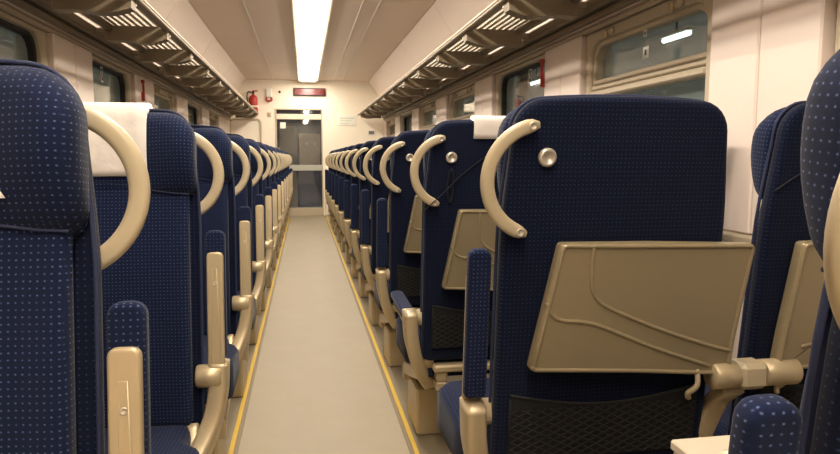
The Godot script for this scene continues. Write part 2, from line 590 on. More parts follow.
func build_end() -> void:
	var w := structure("wall_end", "cream end wall around the glazed door at the far end", "wall")
	var dx0 := -0.60
	var dx1 := 0.245
	var dy := 1.945
	part("wall_sheet", boxes([
		[Vector3(-1.56, 0, END_Z - 0.08), Vector3(dx0, CEIL_Y + 0.04, END_Z)],
		[Vector3(dx1, 0, END_Z - 0.08), Vector3(1.56, CEIL_Y + 0.04, END_Z)],
		[Vector3(dx0, dy, END_Z - 0.08), Vector3(dx1, CEIL_Y + 0.04, END_Z)]]), M.endwall, w)
	part("corner_post", box(Vector3(dx1 + 0.03, 0, END_Z), Vector3(dx1 + 0.10, 0.9, END_Z + 0.10), 0.02), M.endwall, w)
	var d := structure("door_1", "glazed sliding door with a cream frame at the far end of the aisle", "door")
	d.position = Vector3(0, 0, END_Z)
	var cr: StandardMaterial3D = M.frame
	part("door_frame", boxes([
		[Vector3(dx0 + 0.001, 0, -0.07), Vector3(dx0 + 0.03, dy - 0.001, 0.012)],
		[Vector3(dx1 - 0.02, 0, -0.07), Vector3(dx1 - 0.001, dy - 0.001, 0.012)],
		[Vector3(dx0 + 0.03, dy - 0.02, -0.07), Vector3(dx1 - 0.02, dy - 0.001, 0.012)]]), cr, d)
	part("header_rail", box(Vector3(dx0 + 0.03, 1.755, -0.06), Vector3(dx1 - 0.02, 1.85, 0.004)), M.lip, d)
	part("middle_rail", box(Vector3(dx0 + 0.03, 0.83, -0.055), Vector3(dx1 - 0.02, 0.935, 0.0)), M.rail, d)
	part("kick_rail", box(Vector3(dx0 + 0.03, 0.002, -0.055), Vector3(dx1 - 0.02, 0.15, 0.0)), M.frame, d)
	part("pane", box(Vector3(dx0 + 0.03, 1.85, -0.034), Vector3(dx1 - 0.02, dy - 0.02, -0.028), 0.001), M.door_glass, d)
	part("pane", box(Vector3(dx0 + 0.03, 0.935, -0.034), Vector3(dx1 - 0.02, 1.755, -0.028), 0.001), M.door_glass, d)
	part("pane", box(Vector3(dx0 + 0.03, 0.15, -0.034), Vector3(dx1 - 0.02, 0.83, -0.028), 0.001), M.door_glass, d)
	part("door_handle", box(Vector3(dx0 + 0.05, 0.95, -0.02), Vector3(dx0 + 0.075, 1.25, 0.03), 0.008), M.metal, d)
	# vestibule beyond the door
	var v := structure("wall_vestibule", "dim vestibule seen through the glazed end door", "wall")
	var vz := END_Z - 2.2
	part("side_wall", boxes([
		[Vector3(-1.1, 0, vz), Vector3(-1.0, CEIL_Y, END_Z - 0.08)],
		[Vector3(0.55, 0, vz), Vector3(0.65, CEIL_Y, END_Z - 0.08)]]), M.vest_wall, v)
	part("back_wall", box(Vector3(-1.1, 0, vz - 0.06), Vector3(0.65, CEIL_Y, vz)), M.vest_blue, v)
	part("vestibule_floor", box(Vector3(-1.1, -0.06, vz), Vector3(0.65, 0.0, END_Z - 0.1)), M.vest_blue, v)
	part("locker", box(Vector3(-0.60, 0.0, vz), Vector3(-0.24, 1.72, vz + 0.35), 0.02), M.vest_wall, v)
	var gd := structure("door_2", "grey gangway door with two round lights beyond the vestibule", "door")
	gd.position = Vector3(-0.02, 0, vz)
	part("leaf", box(Vector3(-0.20, 0.0, 0.001), Vector3(0.30, 1.62, 0.04), 0.02), M.vest_blue, gd)
	part("upper_panel", box(Vector3(-0.17, 0.92, 0.04), Vector3(0.27, 1.58, 0.05), 0.01), M.frame, gd)
	part("lower_panel", box(Vector3(-0.15, 0.12, 0.04), Vector3(0.25, 0.80, 0.05), 0.01), M.vest_blue, gd)
	for x in [-0.02, 0.14]:
		part("round_knob", lathe([[0.001, 0.0], [0.04, 0.0], [0.04, 0.012], [0.03, 0.02], [0.001, 0.024]]), M.white, gd, Transform3D(Basis(Vector3.RIGHT, PI / 2), Vector3(x, 1.36, 0.05)))
	var vl := thing("vestibule_lamp", Vector3(-0.35, CEIL_Y, END_Z - 0.9))
	tag(vl, "small square ceiling lamp glowing in the vestibule beyond the glass", "light")
	part("lamp_housing", box(Vector3(-0.13, -0.02, -0.13), Vector3(0.13, 0.03, 0.13), 0.01), M.white, vl)
	part("lamp_glass", box(Vector3(-0.11, -0.035, -0.11), Vector3(0.11, -0.02, 0.11), 0.006), M.lamp, vl)
	var al := AreaLight3D.new()
	al.name = "vestibule_light"
	al.area_size = Vector2(0.2, 0.2)
	al.light_energy = 0.2
	al.light_color = Color(1, 0.93, 0.82)
	al.area_normalize_energy = true
	al.area_range = 8.0
	al.shadow_enabled = true
	al.position = Vector3(-0.35, CEIL_Y - 0.045, END_Z - 0.9)
	al.rotation.x = -PI / 2
	add_child(al)
	var sq := thing("notice", Vector3(-0.46, 1.645, END_Z - 0.02))
	tag(sq, "small white square notice in the upper corner of the door glass", "notice")
	part("sheet", box(Vector3(-0.05, -0.055, -0.006), Vector3(0.05, 0.055, 0.002), 0.001), M.white, sq)

# ------------------------------------------------------------------ luggage racks

func build_racks() -> void:
	for s in [-1, 1]:
		var r := thing("luggage_rack", Vector3(0, 1.83, 0))
		tag(r, "slatted luggage rack above the seats %s" % ("facing the camera" if s < 0 else "facing away"), "luggage rack", "luggage racks along both walls")
		var z0 := END_Z + 0.25
		var z1 := REAR_Z - 0.02
		# front lip, slats, rear rail, and the hanging rail along the wall
		part("front_rail", sbox(s, 0.862, 0.885, 0.0, 0.022, z0, z1, 0.008), M.rack_lip, r)
		part("rail_bead", sbox(s, 0.868, 0.915, -0.012, 0.012, z0, z1, 0.006), M.rack, r)
		part("rear_rail", sbox(s, 1.205, 1.25, -0.012, 0.03, z0, z1, 0.006), M.rack, r)
		part("wall_rail", sbox(s, 1.30, 1.375, -0.05, 0.015, z0, z1, 0.012), M.rack, r)
		part("wall_bead", sbox(s, 1.33, 1.375, -0.085, -0.055, z0, z1, 0.008), M.rack, r)
		for k in 7:
			var x := 0.93 + 0.040 * k
			part("slat", sbox(s, x, x + 0.021, 0.012, 0.028, z0, z1, 0.004), M.slat, r)
		# brackets: curved arms from the wall to the lip
		var poly := PackedVector2Array()
		for k in 13:
			var t := k / 12.0
			poly.append(Vector2(lerpf(1.245, 0.895, t), lerpf(-0.080, -0.058, t) - 0.014 * sin(PI * t) + 0.010 * sin(TAU * t)))
		poly.append(Vector2(0.885, 0.012))
		poly.append(Vector2(1.245, 0.012))
		var st := begin(false)
		var idx := Geometry2D.triangulate_polygon(poly)
		for e in [-0.042, 0.042]:
			for k in range(0, idx.size(), 3):
				for j in ([0, 1, 2] if (e < 0) == (s > 0) else [0, 2, 1]):
					var p := poly[idx[k + j]]
					st.add_vertex(Vector3(s * p.x, p.y, e))
		for k in poly.size():
			var a := poly[k]
			var b := poly[(k + 1) % poly.size()]
			var q := [Vector3(s * a.x, a.y, -0.042), Vector3(s * b.x, b.y, -0.042), Vector3(s * b.x, b.y, 0.042), Vector3(s * a.x, a.y, 0.042)]
			if s > 0: quad(st, q[0], q[1], q[2], q[3])
			else: quad(st, q[0], q[3], q[2], q[1])
		var arm := finish(st)
		var hook := sbox(s, 0.89, 0.96, -0.035, 0.0, -0.068, -0.040, 0.006)
		var first := -0.66 if s > 0 else -0.085
		for k in range(-3, 15):
			var z := first - 0.845 * k
			if z < z0 + 0.05 or z > z1 - 0.05: continue
			part("wall_clip", sbox(s, 1.24, 1.31, -0.035, 0.0, z - 0.03, z + 0.03, 0.006), M.rack, r)
			var a := part("bracket", arm, M.rack, r, at(0, 0, z))
			part("clip", hook, M.rack_lip, a)

# ------------------------------------------------------------------ seats

func mirror(o: PackedVector2Array, about: float) -> PackedVector2Array:
	var r := PackedVector2Array()
	for k in range(o.size() - 1, -1, -1): r.append(Vector2(2 * about - o[k].x, o[k].y))
	return r

func head_depth(p: Vector2) -> float:
	# how far the front of the headrest stands out (towards -z), local to the backrest
	var u := absf(p.x / SEAT_W * 2.0 - 1.0)
	var v := clampf((p.y - 0.54) / 0.215, 0.0, 1.0)
	var g := pow(sin(PI * clampf(0.03 + 0.83 * v, 0.0, 1.0)), 0.8)
	return -0.052 - 0.014 * g - 0.042 * g * smoothstep(0.40, 0.95, u)

func back_width(y: float) -> float:
	# seats flare slightly below the headrest
	return 0.018 * (1.0 - smoothstep(0.48, 0.76, y))

func backs_outline() -> PackedVector2Array:
	var o := dense(round_rect(Vector2(0, -0.05), Vector2(SEAT_W, 0.752), [0.03, 0.03, 0.055, 0.055], 7), 0.05)
	for k in o.size():
		var p := o[k]
		var e := (p.x / SEAT_W * 2.0 - 1.0)
		p.x += e * back_width(p.y)
		if p.y > 0.6: p.y += 0.012 * (1.0 - e * e) * smoothstep(0.6, 0.75, p.y)
		o[k] = p
	return o

func make_seat_meshes() -> void:
	var ol := backs_outline()
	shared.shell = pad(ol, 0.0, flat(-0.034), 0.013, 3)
	var slim := PackedVector2Array()
	for p in ol: slim.append(Vector2(clampf(p.x, -0.012, SEAT_W + 0.012), minf(p.y, 0.70)))
	var ol2 := dense(round_rect(Vector2(0.004, -0.03), Vector2(SEAT_W - 0.004, 0.59), [0.02, 0.02, 0.04, 0.04], 6), 0.035)
	shared.backrest = pad(ol2, -0.037, func(p):
		var u := absf(p.x / SEAT_W * 2.0 - 1.0)
		var v: float = p.y / 0.58
		return -0.052 - 0.016 * sin(PI * clampf(v * 0.9 + 0.05, 0, 1)) - 0.012 * smoothstep(0.62, 0.92, u) * smoothstep(1.05, 0.8, v), 0.016, 9)
	var ol3 := dense(round_rect(Vector2(-0.014, 0.535), Vector2(SEAT_W + 0.014, 0.747), [0.04, 0.04, 0.066, 0.066], 7), 0.022)
	for k in ol3.size():
		var e := ol3[k].x / SEAT_W * 2.0 - 1.0
		if ol3[k].y > 0.65: ol3[k].y += 0.012 * (1.0 - e * e) * smoothstep(0.65, 0.75, ol3[k].y)
	shared.headrest = pad(ol3, -0.036, head_depth, 0.034, 12, 0.008)
	# piping: a cord round the back shell
	var cord := []
	for p in ol: cord.append(Vector3(p.x, p.y, -0.0355))
	cord.append(cord[0])
	shared.piping = sweep(cord, circle(0.0035, 6), Vector3(0, 0, 1))
	var hp := []
	for k in 13:
		var t := k / 12.0
		var x := lerpf(0.004, SEAT_W - 0.004, t)
		var p := Vector2(x, 0.548 + 0.03 * pow(sin(PI * t), 2.0))
		hp.append(Vector3(p.x, p.y, head_depth(p) + 0.002))
	shared.head_piping = sweep(hp, circle(0.0022, 6), Vector3(0, 0, 1))
	# cushion
	var oc := dense(PackedVector2Array([Vector2(-0.02, 0.012), Vector2(0.0, 0.0), Vector2(SEAT_W - 0.05, 0.0), Vector2(SEAT_W - 0.012, 0.015), Vector2(SEAT_W, 0.05), Vector2(SEAT_W, 0.47), Vector2(0.01, 0.47), Vector2(0.004, 0.36), Vector2(-0.03, 0.32), Vector2(-0.042, 0.28), Vector2(-0.044, 0.05)]), 0.04)
	shared.cushion = pad(oc, 0.0, func(p): return -0.125 - 0.006 * sin(PI * clampf(p.x / SEAT_W, 0, 1)) + 0.025 * smoothstep(0.05, 0.42, p.y), 0.028, 7, 0.01)
	var ow := dense(round_rect(Vector2(0.01, 0.0), Vector2(SEAT_W - 0.01, 0.47), [0.05, 0.05, 0.034, 0.034], 6), 0.04)
	shared.window_cushion = pad(ow, 0.0, func(p): return -0.125 + 0.025 * smoothstep(0.05, 0.42, p.y), 0.028, 7, 0.01)
	# net pocket on the back
	var np := PackedVector2Array()
	for k in 13:
		var t := k / 12.0
		np.append(Vector2(lerpf(0.012, SEAT_W - 0.012, t), 0.0))
	for k in 13:
		var t := 1.0 - k / 12.0
		np.append(Vector2(lerpf(0.012, SEAT_W - 0.012, t), 0.150 - 0.03 * sin(PI * t)))
	shared.pocket = pad(np, 0.009, flat(0.002), 0.003, 2)
	var st := begin(false)
	for d in [-1, 1]:
		for k in range(-8, 22):
			var x0 := k * 0.032
			var a := Vector2(x0, 0.003)
			var b := Vector2(x0 + d * 0.22, 0.118)
			var t0 := 0.0
			var t1 := 1.0
			for lim in [[0.016, 1], [SEAT_W - 0.016, -1]]:
				var da: float = (a.x - lim[0]) * lim[1]
				var db: float = (b.x - lim[0]) * lim[1]
				if da < 0 and db < 0: t1 = -1.0
				elif da < 0: t0 = maxf(t0, da / (da - db))
				elif db < 0: t1 = minf(t1, da / (da - db))
			if t1 - t0 < 0.05: continue
			var p := a.lerp(b, t0)
			var q := a.lerp(b, t1)
			var span := p.distance_to(q)
			var xf := Transform3D(Basis(Vector3(0, 0, 1), (q - p).angle()), Vector3(p.x, p.y, 0.010))
			add_box(st, Vector3(0, -0.0016, -0.001), Vector3(span, 0.0016, 0.0015), 0.0005, xf)
	shared.net = finish(st)
	var el := []
	for k in 13:
		var t := k / 12.0
		el.append(Vector3(lerpf(0.012, SEAT_W - 0.012, t), 0.152 - 0.03 * sin(PI * t), 0.009))
	shared.elastic = sweep(el, circle(0.003, 6), Vector3(0, 0, 1))
	# grab handle: an arc of rounded flat bar
	var arc := []
	var ha := Vector2(0.024, 1.123 - SEAT_Y)
	var hb := Vector2(0.009, 0.925 - SEAT_Y)
	var hm := (ha + hb) / 2
	var hd := (ha - hb).normalized()
	var hn := Vector2(-hd.y, hd.x)
	var hr := 0.1075
	var hc := hm + hn * (0.075 - hr)
	for k in 29:
		var a := lerpf(-1.40, 1.40, k / 28.0)
		var p := hc + (hn * cos(a) + hd * sin(a)) * hr
		arc.append(Vector3(p.x, p.y, 0.016 + 0.004 * cos(a)))
	var bar := round_rect(Vector2(-0.0138, -0.009), Vector2(0.0138, 0.009), [0.008, 0.008, 0.008, 0.008], 4)
	var scales := []
	for k in 29:
		scales.append(0.5 if k in [0, 28] else 0.86 if k in [1, 27] else 1.0)
	var sth := begin(true)
	# the bar's flat side faces the aisle's length: its section x lies in the plane of the arc
	var rings := []
	for k in arc.size():
		var t: Vector3 = (arc[mini(k + 1, 28)] - arc[maxi(k - 1, 0)]).normalized()
		var sz := Vector3(0, 0, 1)
		var sx := t.cross(sz).normalized()
		var ring := PackedVector3Array()
		for p in bar: ring.append(arc[k] + (sx * p.x * scales[k] + sz * p.y))
		rings.append(ring)
	skin(sth, rings)
	shared.handle = finish(sth)
	shared.handle_ends = [arc[1].lerp(arc[2], 0.3), arc[27].lerp(arc[26], 0.3)]
	shared.screw = lathe([[0.001, 0.0], [0.0085, 0.0], [0.0085, 0.002], [0.006, 0.003], [0.0045, 0.001], [0.001, 0.001]], 12)
	shared.hook = lathe([[0.001, 0.0], [0.018, 0.0], [0.019, 0.006], [0.016, 0.011], [0.011, 0.012], [0.010, 0.007], [0.001, 0.006]], 16)
	# folding table
	for side in [0, 1]:
		var quadp := PackedVector2Array([Vector2(0.036, 0.643 - SEAT_Y), Vector2(0.20, 0.630 - SEAT_Y), Vector2(0.478, 0.610 - SEAT_Y), Vector2(0.482, 0.69 - SEAT_Y), Vector2(0.504, 0.892 - SEAT_Y), Vector2(0.28, 0.900 - SEAT_Y), Vector2(0.086, 0.902 - SEAT_Y)])
		if side == 1:
			quadp[0].x = 0.08; quadp[2].x = 0.53; quadp[3].x = 0.525; quadp[4].x = 0.505; quadp[6].x = 0.13
		var small := PackedVector2Array()
		for k in quadp.size():
			# round every corner a little
			var a := quadp[(k + quadp.size() - 1) % quadp.size()]
			var b := quadp[k]
			var c := quadp[(k + 1) % quadp.size()]
			for t in [0.0, 0.33, 0.66, 1.0]:
				var p := b + (a - b).normalized() * 0.008
				var q := b + (c - b).normalized() * 0.008
				small.append(p.lerp(b, t).lerp(b.lerp(q, t), t))
		var o := dense(small, 0.05)
		if side == 1: o = mirror(o, SEAT_W / 2.0)
		shared["tray%d" % side] = pad(o, 0.050, flat(0.022), 0.005, 2)
		# rim and ridges, raised from the face
		var lines := [
			[Vector2(0.152, 0.900), Vector2(0.153, 0.83), Vector2(0.160, 0.80), Vector2(0.182, 0.777), Vector2(0.23, 0.753), Vector2(0.32, 0.715), Vector2(0.42, 0.680), Vector2(0.476, 0.664)],
			[Vector2(0.062, 0.785), Vector2(0.074, 0.762), Vector2(0.095, 0.748), Vector2(0.135, 0.743), Vector2(0.17, 0.735), Vector2(0.23, 0.710), Vector2(0.31, 0.676), Vector2(0.43, 0.633)]]
		for l in 2:
			var pts := []
			for p in lines[l]: pts.append(Vector3(p.x if side == 0 else SEAT_W - p.x, p.y - SEAT_Y, 0.050))
			shared["ridge%d_%d" % [l, side]] = sweep(spline(pts, 5), circle(0.0042, 8), Vector3(0, 0, 1))
		var rim := []
		for p in o:
			var m := Vector2(0.26 if side == 0 else SEAT_W - 0.26, 0.77 - SEAT_Y)
			var q := p + (m - p).normalized() * 0.006
			rim.append(Vector3(q.x, q.y, 0.050))
		rim.append(rim[0])
		shared["rim%d" % side] = sweep(rim, circle(0.0045, 8), Vector3(0, 0, 1))
	# armrest, built standing up from its pivot at the origin: pad behind (+z), metal cover in front (-z)
	var oa := round_rect(Vector2(0.004, 0.035), Vector2(0.052, 0.358), [0.012, 0.012, 0.018, 0.018], 6)
	shared.arm_pad = pad(dense(oa, 0.04), 0.012, flat(-0.016), 0.009, 3)
	var om := round_rect(Vector2(0.007, -0.01), Vector2(0.048, 0.303), [0.006, 0.006, 0.012, 0.012], 5)
	shared.arm_cover = pad(dense(om, 0.05), -0.015, flat(-0.030), 0.005, 3)
	var og := PackedVector2Array([Vector2(0.014, 0.0), Vector2(0.041, 0.0), Vector2(0.036, 0.15), Vector2(0.033, 0.262), Vector2(0.022, 0.262), Vector2(0.019, 0.15)])
	shared.arm_groove = pad(og, -0.029, flat(-0.0315), 0.0015, 2)
	shared.pivot = lathe([[0.001, -0.004], [0.025, -0.004], [0.029, 0.0], [0.029, 0.054], [0.025, 0.058], [0.001, 0.058]], 20)
	# bracket that carries the armrest: curves outwards under the seat
	var bp := spline([Vector3(0.030, 0.575, 0.012), Vector3(0.034, 0.50, 0.004), Vector3(0.048, 0.43, -0.01), Vector3(0.075, 0.365, -0.04), Vector3(0.115, 0.30, -0.09)], 5)
	var bs := round_rect(Vector2(-0.023, -0.038), Vector2(0.023, 0.038), [0.012, 0.012, 0.012, 0.012], 4)
	shared.bracket = sweep(bp, bs, Vector3(1, 0, 0), [])
	var rail := [Vector3(0.056, 0.42, -0.03), Vector3(0.050, 0.335, -0.10), Vector3(0.048, 0.285, -0.26), Vector3(0.046, 0.245, -0.43)]
	shared.rail = sweep(spline(rail, 4), round_rect(Vector2(-0.018, -0.024), Vector2(0.018, 0.024), [0.006, 0.006, 0.006, 0.006], 3), Vector3(1, 0, 0))
	shared.rail_foot = box(Vector3(0.026, 0.195, -0.452), Vector3(0.066, 0.262, -0.415), 0.006)

# a seat that faces -z, its aisle side at x = 0; near the aisle (side 0) or at the window (side 1)
func make_seat(side: int, arm_down: bool) -> Node3D:
	var t := Node3D.new()
	var lean := Transform3D(Basis(Vector3.RIGHT, deg_to_rad(LEAN)), Vector3(0, SEAT_Y, -0.065))
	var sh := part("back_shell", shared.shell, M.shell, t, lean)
	part("piping", shared.piping, M.piping, sh)
	part("backrest", shared.backrest, M.fabric, t, lean)
	var hd := part("headrest", shared.headrest, M.fabric, t, lean)
	part("piping", shared.head_piping, M.piping, hd)
	var cx := Transform3D(Basis(Vector3(1, 0, 0), Vector3(0, 0, 1), Vector3(0, -1, 0)), Vector3(0, 0.302, -0.575))
	part("seat_cushion", shared.cushion if side == 0 else shared.window_cushion, M.fabric, t, cx)
	var pk := part("net_pocket", shared.pocket, M.black, t, lean)
	tag(part("net", shared.net, M.net, pk), "", "", "", "stuff")
	part("elastic", shared.elastic, M.net, pk)
	var tr := part("tray_table", shared["tray%d" % side], M.tray, t, lean * at(0.09 if side == 1 else 0.0, 0, 0))
	part("rim", shared["rim%d" % side], M.tray, tr)
	for l in 2: part("ridge", shared["ridge%d_%d" % [l, side]], M.tray, tr)
	part("latch", shared.get_or_add("latch", sweep(spline([Vector3(0.405, 0.205, 0.045), Vector3(0.402, 0.175, 0.058), Vector3(0.388, 0.153, 0.05), Vector3(0.394, 0.14, 0.045)], 4), circle(0.006, 6), Vector3(1, 0, 0))), M.metal, t, lean if side == 0 else lean * at(-0.37, 0, 0))
	part("seat_frame", shared.get_or_add("seat_frame", boxes([
		[Vector3(0.02, 0.335, -0.10), Vector3(SEAT_W - 0.01, 0.36, -0.05)],
		[Vector3(0.02, 0.265, -0.55), Vector3(SEAT_W - 0.01, 0.30, -0.50)],
		[Vector3(0.03, 0.265, -0.50), Vector3(0.07, 0.30, -0.06)],
		[Vector3(0.03, 0.30, -0.10), Vector3(0.07, 0.336, -0.06)],
		[Vector3(SEAT_W - 0.06, 0.30, -0.10), Vector3(SEAT_W - 0.02, 0.336, -0.06)],
		[Vector3(SEAT_W - 0.06, 0.265, -0.50), Vector3(SEAT_W - 0.02, 0.30, -0.06)]], 0.006)), M.metal, t)
	part("pedestal", shared.get_or_add("pedestal", boxes([[Vector3(0.006, 0.0, -0.54), Vector3(0.14, 0.19, -0.32)], [Vector3(0.04, 0.19, -0.48), Vector3(0.10, 0.27, -0.38)]], 0.008)), M.metal, t, at(0, 0, 0) if side == 0 else at(0.2, 0, 0))
	if side == 0:
		var gh := part("grab_handle", shared.handle, M.handle, t, lean)
		for p in shared.handle_ends:
			part("screw", shared.screw, M.chrome, gh, Transform3D(Basis(Vector3.RIGHT, PI / 2), Vector3(p.x, p.y, p.z + 0.0085)))
		part("coat_hook", shared.hook, M.chrome, t, lean * Transform3D(Basis(Vector3.RIGHT, PI / 2), Vector3(0.064, 1.065 - SEAT_Y, 0.0)))
		# hinge between the two tables of the pair
		var hg := part("tray_hinge", shared.get_or_add("hinge", sweep([Vector3(0.432, 0, 0), Vector3(0.436, 0, 0), Vector3(0.488, 0, 0), Vector3(0.4885, 0, 0)], circle(0.029, 18), Vector3(0, 0, 1), [0.88, 1.0, 1.0, 0.98])), M.metal, t, at(0.006, 0.602, 0.0))
		part("hinge_block", shared.get_or_add("hinge_block", box(Vector3(0.4886, -0.028, -0.028), Vector3(0.5514, 0.0285, 0.0295), 0.01)), M.handle, hg)
		part("hinge_post", shared.get_or_add("hinge_post", sweep(spline([Vector3(0.50, 0.57, -0.01), Vector3(0.495, 0.52, -0.06), Vector3(0.475, 0.44, -0.08), Vector3(0.46, 0.37, -0.09)], 5), round_rect(Vector2(-0.024, -0.015), Vector2(0.024, 0.015), [0.006, 0.006, 0.006, 0.006], 3), Vector3(1, 0, 0))), M.metal, t)
		# armrest beside the backrest
		var ap := Transform3D(Basis(Vector3.RIGHT, deg_to_rad(LEAN) if not arm_down else deg_to_rad(-88)), Vector3(-0.082, 0.522, -0.085))
		var ar := part("armrest", shared.arm_pad, M.fabric, t, ap)
		var cv := part("armrest_cover", shared.arm_cover, M.metal, ar)
		part("cover_ridge", shared.arm_groove, M.metal, ar)
		part("cover_screw", shared.screw, M.chrome, ar, Transform3D(Basis(Vector3.RIGHT, -PI / 2).scaled(Vector3(0.6, 0.6, 0.6)), Vector3(0.0275, 0.225, -0.0312)))
		part("armrest_pivot", shared.pivot, M.metal, t, Transform3D(Basis(Vector3.BACK, -PI / 2), Vector3(-0.062, 0.516, -0.10)))
		part("armrest_bracket", shared.bracket, M.metal, t, at(-0.088, -0.03, -0.09))
		var rl := part("support_rail", shared.rail, M.metal, t, at(-0.045, -0.03, -0.07))
		part("rail_foot", shared.rail_foot, M.metal, rl)
	else:
		part("tray_hinge", shared.get_or_add("hinge2", sweep([Vector3(-0.0284, 0, 0), Vector3(-0.028, 0, 0), Vector3(0.050, 0, 0), Vector3(0.054, 0, 0)], circle(0.029, 18), Vector3(0, 0, 1), [0.98, 1.0, 1.0, 0.88])), M.metal, t, at(0.006, 0.602, 0.0))
	return t

func place_seat(proto: Node3D, at_: Vector3, turn: float, label: String, group: String) -> Node3D:
	var t: Node3D = proto if proto.get_parent() == null else proto.duplicate()
	t.name = numbered("train_seat")
	add_child(t)
	t.position = at_
	t.rotation.y = turn
	tag(t, label, "seat", group)
	return t

const ORD := ["beside the camera", "nearest", "second", "third", "fourth", "fifth", "sixth", "seventh", "eighth", "ninth", "tenth", "eleventh", "twelfth", "thirteenth", "fourteenth"]
var seat_at := {}

func build_seats() -> void:
	make_seat_meshes()
	var aisle := make_seat(0, false)
	var aisle_down := make_seat(0, true)
	var window := make_seat(1, false)
	for k in range(0, 13):
		var z := -(1.23 + PITCH * (k - 1))
		var p := Vector3(AISLE + HALF, 0, z)
		var lab := "navy dotted aisle seat facing away, %s row from the camera" % ORD[k]
		if k == 0: lab = "navy dotted aisle seat facing away, cut off by the edge close to the camera"
		if k == 1: lab = "navy dotted aisle seat facing away, nearest whole back with its grey table in full view"
		if k == 2: lab = "navy dotted aisle seat facing away, second row, armrest folded down and dark cord across it"
		seat_at["r%d" % k] = place_seat(aisle_down if k == 2 else aisle, p, 0, lab, "aisle seats facing away")
		place_seat(window, p + Vector3(PAIR, 0, 0), 0, "navy window seat facing away, %s" % ["beside the cut-off seat next to the camera", "cord on its back, beside the nearest whole aisle seat", "second row, hidden behind the nearest backs", "third row, hidden behind the nearest backs"][k] if k < 4 else "navy window seat facing away, %s row, hidden behind the nearer backs" % ORD[k], "window seats facing away")
	for k in range(1, 15):
		var z := -(0.93 + PITCH * (k - 1))
		if z < END_Z + 0.2: continue
		var p := Vector3(AISLE - HALF - 0.001, 0, z)
		var lab := "navy dotted aisle seat facing the camera, %s row" % ORD[k]
		if k == 1: lab = "large navy dotted aisle seat facing the camera, nearest and cut off by the edge"
		if k == 2: lab = "navy dotted aisle seat facing the camera, second row, with a white headrest cloth"
		seat_at["l%d" % k] = place_seat(aisle, p, PI, lab, "aisle seats facing the camera")
		place_seat(window, p + Vector3(-PAIR, 0, 0), PI, "navy dotted window seat facing the camera, %s" % ["", "beside the nearest aisle seat", "beside the second aisle seat"][k] if k < 3 else "navy window seat facing the camera, %s row, hidden behind the nearer headrests" % ORD[k], "window seats facing the camera")

# ------------------------------------------------------------------ small things

func cloth_over(seat: Node3D, x0: float, x1: float, y_front: float, y_back: float, narrow := 0.0) -> void:
	# a cloth hung over the top of a headrest: its path runs up the front, over the top and down the back
	var st := begin(true)
	var nx := 10
	var rows := []
	var top := 0.771
	var pts := []
	for k in 9:
		pts.append(Vector2(lerpf(y_front, 0.722, k / 8.0), 0.0))
	var inner := []
	var outer := []
	for i in nx + 1:
		var x := lerpf(x0, x1, float(i) / nx)
		var col := []
		for k in pts.size():
			x = lerpf(x0 + narrow * k / 8.0, x1, float(i) / nx)
			var w := 0.0025 * sin(i * 1.7 + k * 0.6) * (1.0 - k / 9.0)
			col.append(Vector3(x, pts[k].x, head_depth(Vector2(x, pts[k].x)) - 0.006 + w))
		var zf := head_depth(Vector2(x, 0.722))
		for k in range(1, 7):
			var a := PI / 2 * k / 6.0
			col.append(Vector3(x, 0.722 + (top + 0.006 - 0.722) * sin(a), zf - 0.006 + (absf(zf) - 0.03) * (1.0 - cos(a))))
		col.append(Vector3(x, top + 0.006, -0.012))
		for k in range(1, 4):
			var a := PI / 2 * k / 3.0
			col.append(Vector3(x, top - 0.012 + 0.018 * cos(a), -0.012 + 0.018 * sin(a)))
		for k in range(1, 4):
			col.append(Vector3(x, lerpf(top - 0.012, y_back, k / 3.0), 0.007 + 0.001 * sin(i * 2.1)))
		outer.append(col)
	var n: int = outer[0].size()
	var thick := 0.0025
	var rings := []
	# one closed ring per column: out along the outside, back along the inside
	for i in nx + 1:
		var c: Array = outer[i]
		var ring := PackedVector3Array()
		for p in c: ring.append(p)
		for k in range(n - 1, -1, -1):
			var a: Vector3 = c[maxi(k - 1, 0)]
			var b: Vector3 = c[mini(k + 1, n - 1)]
			var t := (b - a).normalized()
			ring.append(c[k] + Vector3(0, -t.z, t.y) * thick)
		rings.append(ring)
	skin(st, rings, true, true)
	var lean := Transform3D(Basis(Vector3.RIGHT, deg_to_rad(LEAN)), Vector3(0, SEAT_Y, -0.065))
	var o := part("headrest_cloth", finish(st), M.cloth, self, seat.transform * lean)
	shared["last"] = o

